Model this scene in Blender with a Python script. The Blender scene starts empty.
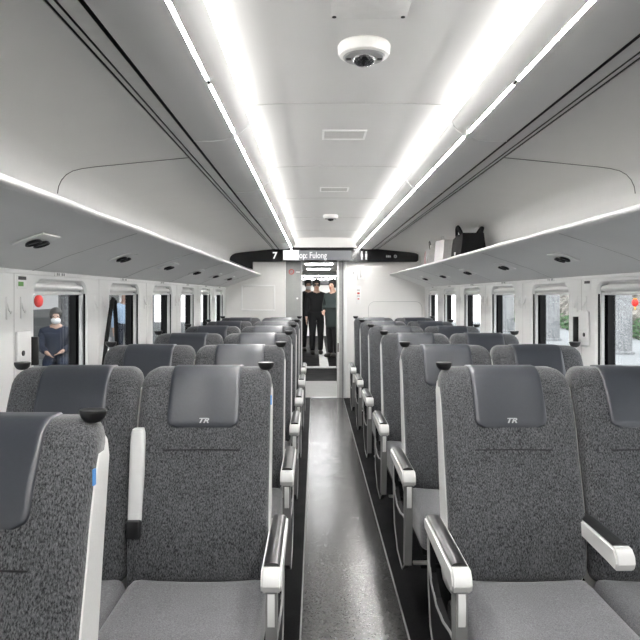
import bpy, bmesh, math, random
from mathutils import Vector, Matrix
random.seed(7)
scene = bpy.context.scene
COL = scene.collection
PI = math.pi

# ------------------------------------------------------------------ materials
def new_mat(name):
    m = bpy.data.materials.new(name); m.use_nodes = True
    nt = m.node_tree
    b = nt.nodes['Principled BSDF']
    return m, nt, b

def plain(name, col, rough=0.5, metal=0.0, noise=0.04, scale=30.0, spec=0.5, coat=0.0, bump=0.0):
    m, nt, b = new_mat(name)
    tc = nt.nodes.new('ShaderNodeTexCoord')
    n = nt.nodes.new('ShaderNodeTexNoise'); n.inputs['Scale'].default_value = scale
    n.inputs['Detail'].default_value = 3
    nt.links.new(tc.outputs['Object'], n.inputs['Vector'])
    r = nt.nodes.new('ShaderNodeValToRGB')
    lo = [max(0, c * (1 - noise)) for c in col]; hi = [min(1, c * (1 + noise)) for c in col]
    r.color_ramp.elements[0].color = (*lo, 1); r.color_ramp.elements[1].color = (*hi, 1)
    r.color_ramp.elements[0].position = .3; r.color_ramp.elements[1].position = .7
    nt.links.new(n.outputs['Fac'], r.inputs['Fac'])
    nt.links.new(r.outputs['Color'], b.inputs['Base Color'])
    b.inputs['Roughness'].default_value = rough
    b.inputs['Metallic'].default_value = metal
    b.inputs['Specular IOR Level'].default_value = spec
    b.inputs['Coat Weight'].default_value = coat
    if bump:
        bp = nt.nodes.new('ShaderNodeBump'); bp.inputs['Strength'].default_value = bump
        bp.inputs['Distance'].default_value = .002
        nt.links.new(n.outputs['Fac'], bp.inputs['Height'])
        nt.links.new(bp.outputs['Normal'], b.inputs['Normal'])
    return m

def fabric(name, dark, light, sc=(420, 420, 140), sheen=0.3):
    m, nt, b = new_mat(name)
    tc = nt.nodes.new('ShaderNodeTexCoord')
    mp = nt.nodes.new('ShaderNodeMapping'); mp.inputs['Scale'].default_value = sc
    nt.links.new(tc.outputs['Object'], mp.inputs['Vector'])
    n = nt.nodes.new('ShaderNodeTexNoise'); n.inputs['Scale'].default_value = 1.0
    n.inputs['Detail'].default_value = 2; n.inputs['Roughness'].default_value = .7
    nt.links.new(mp.outputs['Vector'], n.inputs['Vector'])
    n2 = nt.nodes.new('ShaderNodeTexNoise'); n2.inputs['Scale'].default_value = 14
    nt.links.new(tc.outputs['Object'], n2.inputs['Vector'])
    mx = nt.nodes.new('ShaderNodeMath'); mx.operation = 'MULTIPLY_ADD'
    mx.inputs[1].default_value = .92
    mul = nt.nodes.new('ShaderNodeMath'); mul.operation = 'MULTIPLY'; mul.inputs[1].default_value = .08
    nt.links.new(n2.outputs['Fac'], mul.inputs[0])
    nt.links.new(n.outputs['Fac'], mx.inputs[0]); nt.links.new(mul.outputs[0], mx.inputs[2])
    r = nt.nodes.new('ShaderNodeValToRGB')
    r.color_ramp.elements[0].position = .36; r.color_ramp.elements[1].position = .68
    r.color_ramp.elements[0].color = (*dark, 1); r.color_ramp.elements[1].color = (*light, 1)
    nt.links.new(mx.outputs[0], r.inputs['Fac'])
    nt.links.new(r.outputs['Color'], b.inputs['Base Color'])
    b.inputs['Roughness'].default_value = .92
    b.inputs['Specular IOR Level'].default_value = .15
    b.inputs['Sheen Weight'].default_value = sheen
    b.inputs['Sheen Roughness'].default_value = .45
    bp = nt.nodes.new('ShaderNodeBump'); bp.inputs['Strength'].default_value = .35
    bp.inputs['Distance'].default_value = .0015
    nt.links.new(n.outputs['Fac'], bp.inputs['Height'])
    nt.links.new(bp.outputs['Normal'], b.inputs['Normal'])
    return m

def emit(name, col, strength, base=.8):
    m, nt, b = new_mat(name)
    b.inputs['Base Color'].default_value = (base, base, base, 1)
    b.inputs['Emission Color'].default_value = (*col, 1)
    b.inputs['Emission Strength'].default_value = strength
    return m

def glass_mat():
    m = bpy.data.materials.new('window_glass'); m.use_nodes = True
    nt = m.node_tree; nt.nodes.clear()
    o = nt.nodes.new('ShaderNodeOutputMaterial')
    mix = nt.nodes.new('ShaderNodeMixShader')
    t = nt.nodes.new('ShaderNodeBsdfTransparent'); t.inputs['Color'].default_value = (.88, .89, .89, 1)
    g = nt.nodes.new('ShaderNodeBsdfGlossy'); g.inputs['Roughness'].default_value = .02
    lw = nt.nodes.new('ShaderNodeLayerWeight'); lw.inputs['Blend'].default_value = .5
    pw = nt.nodes.new('ShaderNodeMath'); pw.operation = 'POWER'; pw.inputs[1].default_value = 4.0
    f = nt.nodes.new('ShaderNodeMath'); f.operation = 'MULTIPLY_ADD'; f.inputs[1].default_value = .35; f.inputs[2].default_value = .03
    nt.links.new(lw.outputs['Facing'], pw.inputs[0]); nt.links.new(pw.outputs[0], f.inputs[0])
    nt.links.new(f.outputs[0], mix.inputs[0])
    nt.links.new(t.outputs[0], mix.inputs[1]); nt.links.new(g.outputs[0], mix.inputs[2])
    nt.links.new(mix.outputs[0], o.inputs['Surface'])
    return m

def ground_mat(name, a, bcol, sc, rough=.8):
    m, nt, b = new_mat(name)
    tc = nt.nodes.new('ShaderNodeTexCoord')
    n = nt.nodes.new('ShaderNodeTexVoronoi'); n.inputs['Scale'].default_value = sc
    n2 = nt.nodes.new('ShaderNodeTexNoise'); n2.inputs['Scale'].default_value = sc * .35
    n2.inputs['Detail'].default_value = 6
    nt.links.new(tc.outputs['Object'], n.inputs['Vector']); nt.links.new(tc.outputs['Object'], n2.inputs['Vector'])
    mx = nt.nodes.new('ShaderNodeMath'); mx.operation = 'MULTIPLY'
    nt.links.new(n.outputs['Color'], mx.inputs[0]); nt.links.new(n2.outputs['Fac'], mx.inputs[1])
    r = nt.nodes.new('ShaderNodeValToRGB')
    r.color_ramp.elements[0].position = .08; r.color_ramp.elements[1].position = .5
    r.color_ramp.elements[0].color = (*a, 1); r.color_ramp.elements[1].color = (*bcol, 1)
    nt.links.new(mx.outputs[0], r.inputs['Fac']); nt.links.new(r.outputs['Color'], b.inputs['Base Color'])
    b.inputs['Roughness'].default_value = rough
    return m

def floor_mat(name, a, bcol, r0, r1, spec=.5):
    m, nt, b = new_mat(name)
    tc = nt.nodes.new('ShaderNodeTexCoord')
    n = nt.nodes.new('ShaderNodeTexNoise'); n.inputs['Scale'].default_value = 130
    n.inputs['Detail'].default_value = 4
    n2 = nt.nodes.new('ShaderNodeTexNoise'); n2.inputs['Scale'].default_value = 5
    n2.inputs['Detail'].default_value = 4
    nt.links.new(tc.outputs['Object'], n.inputs['Vector']); nt.links.new(tc.outputs['Object'], n2.inputs['Vector'])
    r = nt.nodes.new('ShaderNodeValToRGB')
    r.color_ramp.elements[0].position = .35; r.color_ramp.elements[1].position = .68
    r.color_ramp.elements[0].color = (*a, 1); r.color_ramp.elements[1].color = (*bcol, 1)
    nt.links.new(n.outputs['Fac'], r.inputs['Fac']); nt.links.new(r.outputs['Color'], b.inputs['Base Color'])
    mr = nt.nodes.new('ShaderNodeMapRange')
    mr.inputs['From Min'].default_value = .3; mr.inputs['From Max'].default_value = .7
    mr.inputs['To Min'].default_value = r0; mr.inputs['To Max'].default_value = r1
    nt.links.new(n2.outputs['Fac'], mr.inputs['Value']); nt.links.new(mr.outputs['Result'], b.inputs['Roughness'])
    b.inputs['Specular IOR Level'].default_value = spec
    bp = nt.nodes.new('ShaderNodeBump'); bp.inputs['Strength'].default_value = .12
    bp.inputs['Distance'].default_value = .001
    nt.links.new(n.outputs['Fac'], bp.inputs['Height']); nt.links.new(bp.outputs['Normal'], b.inputs['Normal'])
    return m

M = {
    'panel': plain('panel_offwhite', (.84, .835, .82), .42, noise=.012, scale=4),
    'ledpanel': plain('curved_panel_satin', (.80, .795, .785), .42, noise=.012, scale=4),
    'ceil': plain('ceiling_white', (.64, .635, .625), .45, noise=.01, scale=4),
    'wall': plain('wall_white', (.86, .86, .85), .4, noise=.01, scale=6),
    'rack': plain('rack_underside', (.86, .86, .85), .5, noise=.012, scale=6),
    'lip': plain('rack_lip_white', (.88, .88, .87), .35, noise=.01),
    'seam': plain('seam_dark', (.20, .195, .19), .6),
    'groove': plain('groove_black', (.012, .012, .012), .5),
    'rail': plain('rail_grey', (.34, .34, .34), .35),
    'bulk': plain('bulkhead_white', (.84, .83, .81), .45, noise=.012, scale=5),
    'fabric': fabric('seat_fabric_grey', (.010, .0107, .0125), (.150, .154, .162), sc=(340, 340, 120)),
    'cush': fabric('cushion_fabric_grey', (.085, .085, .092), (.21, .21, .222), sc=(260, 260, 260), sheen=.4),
    'shell': plain('seat_side_light', (.70, .70, .69), .6, noise=.03, scale=200),
    'backshell': plain('seat_back_charcoal', (.05, .052, .06), .5),
    'leather': plain('headrest_leather', (.030, .034, .044), .34, noise=.05, scale=120, spec=.85, bump=.12),
    'logo': plain('logo_silver', (.45, .46, .48), .5),
    'black': plain('black_plastic', (.012, .012, .013), .35),
    'pad': plain('arm_pad_black', (.014, .014, .015), .28, spec=.6),
    'arm': plain('arm_white', (.72, .72, .71), .35, noise=.02),
    'armsup': plain('arm_support_grey', (.22, .22, .22), .4, noise=.02),
    'steel': plain('brushed_steel', (.55, .55, .55), .3, metal=1.0),
    'dark': plain('dark_metal', (.006, .006, .007), .55, spec=.25),
    'tag': plain('blue_tag', (.10, .32, .72), .6),
    'seamf': plain('fabric_seam', (.012, .012, .014), .9),
    'floor': floor_mat('floor_black', (.003, .003, .0035), (.009, .009, .0095), .5, .6, .04),
    'aisle': floor_mat('floor_aisle', (.026, .026, .0265), (.064, .0635, .0625), .19, .25, .42),
    'line': plain('floor_joint', (.20, .20, .20), .4),
    'mat': floor_mat('vestibule_mat', (.45, .45, .44), (.62, .62, .60), .5, .7),
    'lamp': emit('lamp_white', (1.0, .985, .96), 175.0),
    'lamp_soft': emit('lamp_soft_white', (1, 1, 1), 11.0),
    'lamp_mid': emit('lamp_mid_white', (1, 1, 1), 22.0),
    'cove': emit('cove_lamp_white', (1.0, .985, .965), 7.0),
    'glass': glass_mat(),
    'blackframe': plain('window_gasket_black', (.004, .004, .0045), .6, spec=.2),
    'silver': plain('guide_rail_silver', (.62, .62, .61), .35),
    'sign': plain('sign_black_gloss', (.008, .008, .010), .18),
    'disp': emit('display_glare_grey', (.9, .93, 1), .10, .02),  # grey glow stands in for glare on the display glass
    'disp_on': emit('display_white', (1, 1, 1), .5, .05),
    'txt': emit('sign_letter_white', (1, 1, 1), .5, .05),
    'txtdim': emit('sign_letter_dim', (1, 1, 1), .12, .05),
    'door': plain('door_grey', (.32, .33, .32), .4, noise=.03),
    'red': plain('red_mark', (.55, .05, .04), .5),
    'redl': plain('lantern_red', (.75, .03, .02), .5),
    'yellow': plain('tassel_yellow', (.75, .45, .06), .6),
    'skin': plain('skin', (.50, .32, .24), .5, noise=.08),
    'hair': plain('hair_black', (.012, .011, .010), .5),
    'cblack': plain('cloth_black', (.006, .006, .007), .85),
    'cnavy': plain('cloth_navy', (.008, .015, .035), .85),
    'cgreen': plain('cloth_dark_green', (.018, .027, .026), .85),
    'cblue': plain('cloth_light_blue', (.42, .58, .78), .85),
    'cwhite': plain('cloth_white', (.78, .78, .78), .85),
    'cgrey': plain('cloth_grey', (.2, .2, .21), .85),
    'shoe': plain('shoe_dark', (.02, .018, .016), .5),
    'granite': ground_mat('granite', (.14, .145, .15), (.40, .41, .42), 60),
    'plat': ground_mat('platform_concrete', (.20, .213, .22), (.27, .285, .293), 25),
    'bank': ground_mat('rocky_bank', (.04, .035, .025), (.30, .28, .25), 5),
    'leaf': ground_mat('leaf_green', (.015, .045, .012), (.07, .17, .05), 9, .6),
    'stonewall': plain('station_wall_grey', (.10, .105, .105), .8, noise=.1, scale=2),
    'bench': plain('bench_metal', (.25, .25, .26), .4),
    'paper': plain('paper_white', (.78, .77, .76), .7),
    'pink': plain('paper_pink', (.62, .40, .42), .7),
    'grille': plain('grille_grey', (.55, .545, .535), .5),
    'green': plain('sticker_green', (.18, .42, .12), .5),
    'clear': plain('dome_smoked', (.015, .015, .017), .06, spec=.8, coat=.5),
    'cam': plain('camera_white', (.78, .77, .75), .35, noise=.01),
    'bluesign': plain('sign_blue', (.10, .38, .62), .4),
}

# ------------------------------------------------------------------ mesh builder
class MB:
    def __init__(s): s.v = []; s.f = []; s.m = []
    def add(s, verts, faces, mi=0):
        k = len(s.v); s.v += [tuple(p) for p in verts]
        for f in faces: s.f.append(tuple(i + k for i in f)); s.m.append(mi)
        return s
    def bm(s, b, mi=0):
        b.verts.ensure_lookup_table(); b.verts.index_update()
        s.add([v.co[:] for v in b.verts], [[v.index for v in f.verts] for f in b.faces], mi); b.free(); return s
    def box(s, x0, x1, y0, y1, z0, z1, r=0.0, mi=0, seg=2, mat=None):
        b = bmesh.new(); bmesh.ops.create_cube(b, size=1)
        for v in b.verts:
            v.co = Vector(((x0 + x1) / 2 + v.co.x * (x1 - x0), (y0 + y1) / 2 + v.co.y * (y1 - y0), (z0 + z1) / 2 + v.co.z * (z1 - z0)))
        if r: bmesh.ops.bevel(b, geom=b.edges[:], offset=r, segments=seg, affect='EDGES', profile=.5)
        if mat is not None: bmesh.ops.transform(b, matrix=mat, verts=b.verts)
        return s.bm(b, mi)
    def tube(s, pts, r, n=8, mi=0, closed=False, sx=1.0):
        pts = [Vector(p) for p in pts]; N = len(pts); V = []; up = None
        for i, p in enumerate(pts):
            a = pts[(i - 1) % N] if (closed or i > 0) else p
            c = pts[(i + 1) % N] if (closed or i < N - 1) else p
            t = (c - a).normalized()
            if up is None: up = t.orthogonal().normalized()
            up = (up - t * up.dot(t)).normalized(); w = t.cross(up)
            rr = r[i] if isinstance(r, (list, tuple)) else r
            for k in range(n):
                an = 2 * PI * k / n
                V.append(p + up * math.cos(an) * rr + w * math.sin(an) * rr * sx)
        F = []
        for i in range(N if closed else N - 1):
            j = (i + 1) % N
            for k in range(n): F.append((i * n + k, i * n + (k + 1) % n, j * n + (k + 1) % n, j * n + k))
        if not closed: F += [tuple(range(n))[::-1], tuple((N - 1) * n + k for k in range(n))]
        return s.add(V, F, mi)
    def prism(s, poly, axis, a, b, mi=0):
        n = len(poly)
        def P(q, t):
            return {'x': (t, q[0], q[1]), 'y': (q[0], t, q[1]), 'z': (q[0], q[1], t)}[axis]
        V = [P(q, a) for q in poly] + [P(q, b) for q in poly]
        F = [tuple(range(n)), tuple(range(2 * n - 1, n - 1, -1))]
        F += [(i, (i + 1) % n, n + (i + 1) % n, n + i) for i in range(n)]
        return s.add(V, F, mi)
    def sheet(s, poly, a, b, mi=0, flip=False):      # open polyline (x,z) swept along y
        n = len(poly); V = [(q[0], a, q[1]) for q in poly] + [(q[0], b, q[1]) for q in poly]
        F = [(i, i + 1, n + i + 1, n + i) for i in range(n - 1)]
        if flip: F = [f[::-1] for f in F]
        return s.add(V, F, mi)
    def lathe(s, prof, c=(0, 0, 0), n=24, mi=0, sx=1, sy=1, cap=True):
        V = []; F = []
        for r, z in prof:
            for k in range(n):
                a = 2 * PI * k / n; V.append((c[0] + r * math.cos(a) * sx, c[1] + r * math.sin(a) * sy, c[2] + z))
        for i in range(len(prof) - 1):
            for k in range(n): F.append((i * n + k, i * n + (k + 1) % n, (i + 1) * n + (k + 1) % n, (i + 1) * n + k))
        if cap: F += [tuple(range(n))[::-1], tuple((len(prof) - 1) * n + k for k in range(n))]
        return s.add(V, F, mi)
    def ell(s, c, r, n=16, m=10, mi=0):
        b = bmesh.new(); bmesh.ops.create_uvsphere(b, u_segments=n, v_segments=m, radius=1)
        for v in b.verts: v.co = Vector((c[0] + v.co.x * r[0], c[1] + v.co.y * r[1], c[2] + v.co.z * r[2]))
        return s.bm(b, mi)
    def mesh(s, name, mats, smooth=35):
        me = bpy.data.meshes.new(name); me.from_pydata(s.v, [], s.f); me.update()
        if not isinstance(mats, (list, tuple)): mats = [mats]
        for m in mats: me.materials.append(m)
        me.polygons.foreach_set('material_index', s.m)
        b = bmesh.new(); b.from_mesh(me); bmesh.ops.recalc_face_normals(b, faces=b.faces); b.to_mesh(me); b.free()
        if smooth:
            me.polygons.foreach_set('use_smooth', [True] * len(me.polygons))
            me.set_sharp_from_angle(angle=math.radians(smooth))
        return me
    def build(s, name, mats, parent=None, smooth=35, loc=None):
        o = bpy.data.objects.new(name, s.mesh(name, mats, smooth)); COL.objects.link(o)
        if parent is not None: o.parent = parent
        if loc is not None: o.location = loc
        return o

def tag(o, label, cat, group=None, kind=None):
    o['label'] = label; o['category'] = cat
    if group: o['group'] = group
    if kind: o['kind'] = kind
    return o
def thing(name, label, cat, loc=(0, 0, 0), rz=0, group=None):
    o = bpy.data.objects.new(name, None); COL.objects.link(o); o.location = loc; o.rotation_euler = (0, 0, rz)
    o.empty_display_size = .05
    return tag(o, label, cat, group)
def struct(o):
    o['kind'] = 'structure'; return o
def kids(o): return [c for c in bpy.data.objects if c.parent == o]
def copy_tree(o, parent=None):
    c = o.copy(); COL.objects.link(c)
    if parent is not None: c.parent = parent
    for ch in kids(o): copy_tree(ch, c)
    return c
def lin(tab, z):
    if z <= tab[0][0]: return tab[0][1]
    for (a, p), (b, q) in zip(tab, tab[1:]):
        if z <= b:
            t = (z - a) / (b - a); return p + (q - p) * t
    return tab[-1][1]
def spline(tab, z):                                   # Catmull style smooth interpolation of a table
    if z <= tab[0][0]: return tab[0][1]
    if z >= tab[-1][0]: return tab[-1][1]
    for i in range(len(tab) - 1):
        if z <= tab[i + 1][0]:
            x0, y0 = tab[i]; x1, y1 = tab[i + 1]; h = x1 - x0
            def sl(k):
                if k == 0: return (tab[1][1] - tab[0][1]) / (tab[1][0] - tab[0][0])
                if k == len(tab) - 1: return (tab[-1][1] - tab[-2][1]) / (tab[-1][0] - tab[-2][0])
                return (tab[k + 1][1] - tab[k - 1][1]) / (tab[k + 1][0] - tab[k - 1][0])
            t = (z - x0) / h; a = sl(i) * h; b = sl(i + 1) * h
            return (2 * t**3 - 3 * t * t + 1) * y0 + (t**3 - 2 * t * t + t) * a + (-2 * t**3 + 3 * t * t) * y1 + (t**3 - t * t) * b

def text_mesh(name, body, size, mat, parent, loc, rot=(PI / 2, 0, 0), shear=0, extrude=.001, offset=0.0, align='LEFT'):
    cu = bpy.data.curves.new(name, 'FONT'); cu.body = body; cu.size = size; cu.shear = shear
    cu.extrude = extrude; cu.offset = offset; cu.align_x = align; cu.resolution_u = 3
    t = bpy.data.objects.new(name + '_tmp', cu); COL.objects.link(t)
    dg = bpy.context.evaluated_depsgraph_get(); me = bpy.data.meshes.new_from_object(t.evaluated_get(dg))
    bpy.data.objects.remove(t); me.materials.clear(); me.materials.append(mat)
    o = bpy.data.objects.new(name, me); COL.objects.link(o); o.location = loc; o.rotation_euler = rot
    if parent is not None: o.parent = parent
    return o

# ------------------------------------------------------------------ dimensions
CAM = (-0.14, 0.0, 1.386)
WALL = 1.34; Y0 = -3.0; YB = 8.75; BAY = 1.28
ROWS = [2.37 + 1.01 * i for i in range(6)]
WIN = [2.77 + 1.018 * i for i in range(-2, 6)]; WW = .66
WZ0, WZ1 = .70, 1.458

# ------------------------------------------------------------------ floor
b = MB(); b.box(-1.42, 1.42, Y0, YB + .1, -.08, 0)
fl = struct(b.build('floor', M['floor'], smooth=0))
b = MB(); b.box(-.195, .235, Y0, YB - .02, .0, .004); b.build('aisle_runner', M['aisle'], fl, smooth=0)
b = MB()
for x in (-.199, .239): b.box(x - .0035, x + .0035, Y0, YB - .02, 0, .0048)
b.build('joint_strip', M['line'], fl, smooth=0)

# ------------------------------------------------------------------ side walls with window openings
def rrect(y0, y1, z0, z1, r, n=6):
    P = []
    for cx, cz, a0 in ((y1 - r, z1 - r, 0), (y0 + r, z1 - r, 90), (y0 + r, z0 + r, 180), (y1 - r, z0 + r, 270)):
        for k in range(n + 1):
            a = math.radians(a0 + 90 * k / n); P.append((cx + r * math.cos(a), cz + r * math.sin(a)))
    return P
def side_wall(sg):
    b = MB(); X = sg * WALL; XO = sg * (WALL + .09)
    edges = [Y0] + [w - (1.018 - WW) / 2 for w in WIN] + [WIN[-1] + WW + (1.018 - WW) / 2, YB]
    def quad(x, ya, yb, za, zb, mi=0): b.add([(x, ya, za), (x, yb, za), (x, yb, zb), (x, ya, zb)], [(0, 1, 2, 3)], mi)
    quad(X, edges[0], edges[1], .0, 1.53); quad(X, edges[-2], edges[-1], .0, 1.53)
    for i, w in enumerate(WIN):
        a, c = edges[i + 1], edges[i + 2]
        hole = rrect(w, w + WW, WZ0, WZ1, .085); n = len(hole)
        oc = ((a + c) / 2, (WZ0 + WZ1) / 2); q = n // 4
        outer = []
        corners = [(c, 1.53), (a, 1.53), (a, 0.0), (c, 0.0)]
        for j, p in enumerate(hole):
            k = j // q; t = (j % q) / (q - 1)
            outer.append(None)
        # fan each corner arc to the outer rectangle corner, quads along straights
        V = [(X, p[0], p[1]) for p in hole] + [(X, p[0], p[1]) for p in corners]
        for k in range(4):
            for j in range(q - 1): b.add([V[k * q + j], V[k * q + j + 1], V[n + k]], [(0, 1, 2)])
            j2 = ((k + 1) * q) % n
            b.add([V[k * q + q - 1], V[j2], V[n + (k + 1) % 4], V[n + k]], [(0, 1, 2, 3)])
        hin = rrect(w + .008, w + WW - .008, WZ0 + .008, WZ1 - .008, .08)
        for j in range(n):
            j2 = (j + 1) % n
            b.add([(X, *hole[j]), (X, *hole[j2]), (X + sg * .012, *hin[j2]), (X + sg * .012, *hin[j])], [(0, 1, 2, 3)])
            b.add([(X + sg * .012, *hin[j]), (X + sg * .012, *hin[j2]), (XO, *hin[j2]), (XO, *hin[j])], [(0, 1, 2, 3)])
    # outer skin closing the wall above and below the glazing
    quad(XO, Y0, YB, -.1, WZ0 + .03); quad(XO, Y0, YB, WZ1 - .03, 1.53)
    for ya, yb in zip([Y0] + [w + WW - .03 for w in WIN], [w + .03 for w in WIN] + [YB]): quad(XO, ya, yb, WZ0, WZ1)
    o = struct(b.build('wall_left' if sg < 0 else 'wall_right', M['wall'], smooth=30))
    # upper continuation: back of the rack, rounded shoulder, roof flank up to the groove
    prof = [(1.34, 1.53), (1.34, 1.60), (1.296, 1.67), (1.29, 1.84), (1.285, 1.872), (1.272, 1.90), (1.25, 1.924), (1.22, 1.941), (1.18, 1.951), (1.12, 1.959), (.95, 1.976), (.705, 2.0)]
    b = MB(); b.sheet([(sg * x, z) for x, z in prof], Y0, YB, 0); b.build('upper_panel', M['panel'], o, smooth=40)
    # access-panel joints: across the flank, round the shoulder and down
    b = MB()
    for ys in (2.9 - 4 * BAY, 2.9):
        if ys > YB - .2 or ys < Y0: continue
        b.tube([(sg * (x - (.0012 if x > 1.25 else 0)), ys, z - .0012) for x, z in prof[3:]], .0020, 5)
    b.build('panel_joint', M['seam'], o, smooth=0)
    # vertical joints at each pillar and strip under the rack
    b = MB()
    for w in WIN: b.box(sg * WALL - .001, sg * WALL + .001, w - .1802, w - .1778, 0, 1.5)
    b.build('pillar_joint', M['grille'], o, smooth=0)
    b = MB(); b.box(min(sg * 1.345, sg * 1.335), max(sg * 1.345, sg * 1.335), Y0, YB, 1.472, 1.492, .002)
    b.build('cornice_strip', M['lip'], o)
    return o
side_wall(-1); side_wall(1)

# windows
def window(sg, i, w, num):
    X = sg * WALL; y0, y1 = w + .008, w + WW - .008
    def sx(a, c): return (min(X + sg * a, X + sg * c), max(X + sg * a, X + sg * c))
    root = bpy.data.objects.new('window_%d' % num, None); COL.objects.link(root); root.location = (X, w, WZ0); struct(root)
    inv = lambda bb: MB().add([(p[0] - X, p[1] - w, p[2] - WZ0) for p in bb.v], bb.f)
    b = MB(); t = .03
    x0, x1 = sx(.05, .088)
    b.box(x0, x1, y0, y0 + t, WZ0, WZ1); b.box(x0, x1, y1 - t, y1, WZ0, WZ1)
    b.box(x0, x1, y0 + t, y1 - t, WZ0, WZ0 + t); b.box(x0, x1, y0 + t, y1 - t, WZ1 - .045, WZ1)
    inv(b).build('gasket_frame', M['blackframe'], root, smooth=0)
    b = MB(); x0, x1 = sx(.066, .072); b.box(x0, x1, y0 + t, y1 - t, WZ0 + t, WZ1 - .045); inv(b).build('glass_pane', M['glass'], root, smooth=0)
    for ya in (y0 + .001, y1 - .013):
        b = MB(); x0, x1 = sx(.022, .040); b.box(x0, x1, ya, ya + .012, WZ0 + .02, WZ1 - .05, .003); inv(b).build('guide_rail', M['silver'], root)
    for ya in (y0, y1 - .004):
        b = MB(); x0, x1 = sx(.040, .052); b.box(x0, x1, ya, ya + .004, WZ0 + .02, WZ1 - .05); inv(b).build('rail_gap', M['blackframe'], root, smooth=0)
    b = MB(); xc = X + sg * .032
    b.tube([(xc, y0 + .012, WZ1 - .036), (xc, y1 - .012, WZ1 - .036)], .016, 14); inv(b).build('blind_roller', M['lip'], root)
    b = MB(); x0, x1 = sx(.040, .050); b.box(x0, x1, y0 + .004, y1 - .004, WZ1 - .060, WZ1 - .004, .003); inv(b).build('blind_housing', M['lip'], root)
    for ya in (y0 - .001, y1 - .003):
        b = MB(); x0, x1 = sx(.010, .019); b.box(x0, x1, ya, ya + .004, WZ0 + .02, WZ1 - .05); inv(b).build('edge_gasket', M['blackframe'], root, smooth=0)
    b = MB(); x0, x1 = sx(.024, .042); b.box(x0, x1, y0 + .006, y1 - .006, WZ1 - .072, WZ1 - .058, .005); inv(b).build('blind_rail', M['lip'], root)
for i, w in enumerate(WIN): window(-1, i, w, i + 1)
for i, w in enumerate(WIN): window(1, i, w, i + 1 + len(WIN))

# ------------------------------------------------------------------ ceiling
b = MB()
arc = [(-.5 + k / 40, 2.161 - .010 * abs((-.5 + k / 40) / .5)**2 - .020 * abs((-.5 + k / 40) / .5)**7) for k in range(41)]
b.sheet(arc, Y0, YB, 0)
ce = struct(b.build('ceiling', M['ceil'], smooth=40))
for sg in (-1, 1):
    prof = [(.62, 1.998), (.58, 1.996), (.545, 1.997), (.51, 2.001), (.48, 2.008), (.460, 2.0155), (.460, 2.021), (.452, 2.0255), (.452, 2.0195), (.43, 2.034), (.413, 2.052), (.404, 2.072), (.403, 2.081), (.408, 2.084), (.42, 2.078), (.44, 2.066), (.50, 2.066), (.50, 2.130)]
    b = MB(); b.sheet([(sg * x, z) for x, z in prof], Y0, YB); b.build('curved_panel', M['ledpanel'], ce, smooth=40)
    b = MB(); b.sheet([(sg * .62, 1.998), (sg * .62, 2.03), (sg * .634, 2.03), (sg * .634, 2.0)], Y0, YB)
    b.sheet([(sg * .678, 2.0), (sg * .678, 2.015), (sg * .685, 2.015), (sg * .685, 2.0)], Y0, YB)
    b.sheet([(sg * .698, 2.0), (sg * .698, 2.012), (sg * .706, 2.012), (sg * .706, 1.999)], Y0, YB); b.build('air_slot', M['groove'], ce, smooth=0)
    b = MB(); b.sheet([(sg * .634, 2.0), (sg * .678, 2.0)], Y0, YB); b.sheet([(sg * .685, 2.0), (sg * .698, 2.0)], Y0, YB); b.build('slot_rail', M['silver'], ce, smooth=0)
    for k in range(-1, 6):                           # hidden cove lamps, one per ceiling bay
        ya = 2.575 + BAY * (k - 1) + .03; yb = min(ya + BAY - .06, YB - .1)
        if ya > YB - .3: continue
        b = MB(); b.tube([(sg * .468, ya, 2.088), (sg * .468, yb, 2.088)], .010, 8); b.build('cove_lamp', M['cove'], ce)
b = MB()
for k in range(-2, 6):
    ys = 2.62 + BAY * k
    if ys < YB - .1: b.tube([(x, ys, z - .0012) for x, z in arc], .0018, 5)
b.build('panel_joint', M['grille'], ce, smooth=0)
b = MB()
for sg in (-1, 1):
    for k in range(-2, 6):
        ys = 2.575 + BAY * k
        if ys < YB - .1:
            b.tube([(sg * x, ys, z - .001) for x, z in [(.62, 1.998), (.58, 1.996), (.545, 1.997), (.51, 2.001), (.48, 2.008), (.460, 2.0155)]], .003, 5)
            b.tube([(sg * x, ys, z) for x, z in [(.452, 2.0195), (.43, 2.034), (.413, 2.052), (.404, 2.072)]], .003, 5)
b.build('curved_panel_joint', M['lip'], ce, smooth=0)

# LED strip lights
ordn = ['nearest the camera', 'second from the camera', 'third from the camera', 'fourth from the camera', 'fifth from the camera', 'ending at the black sign']
for sg, sd in ((-1, 'left'), (1, 'right')):
    for k in range(6):
        ya = 2.575 + BAY * (k - 1); yb = min(ya + BAY, YB)
        o = thing('light_strip', 'thin white light strip in the %s curved ceiling panel, %s' % (sd, ordn[k]), 'light', (sg * .456, ya, 2.0205), 0, 'light strips in the curved ceiling panels')
        L = yb - ya
        ang = sg * math.radians(28)
        for u0, u1 in ((.045, L / 2 - .022), (L / 2 + .022, L - .045)):
            b = MB(); b.box(-.0032, .0032, u0, u1, -.0025, .0025, .001, mat=Matrix.Rotation(-ang, 4, 'Y')); b.build('tube', M['lamp'], o)
        b = MB(); b.box(-.0036, .0036, L / 2 - .02, L / 2 + .02, -.004, .004, .001, mat=Matrix.Rotation(-ang, 4, 'Y')); b.build('connector', M['dark'], o)

for sg in (-1, 1):                                    # the same strips carry on overhead and behind
    for k in range(-3, 0):
        ya = 2.575 + BAY * (k - 1) + .045
        b = MB(); b.box(-.0032, .0032, 0, BAY - .09, -.0025, .0025, .001, mat=Matrix.Translation((sg * .456, max(ya, Y0 + .05), 2.0205)) @ Matrix.Rotation(-sg * math.radians(28), 4, 'Y'))
        b.build('light_strip', M['lamp'], ce)

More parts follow.
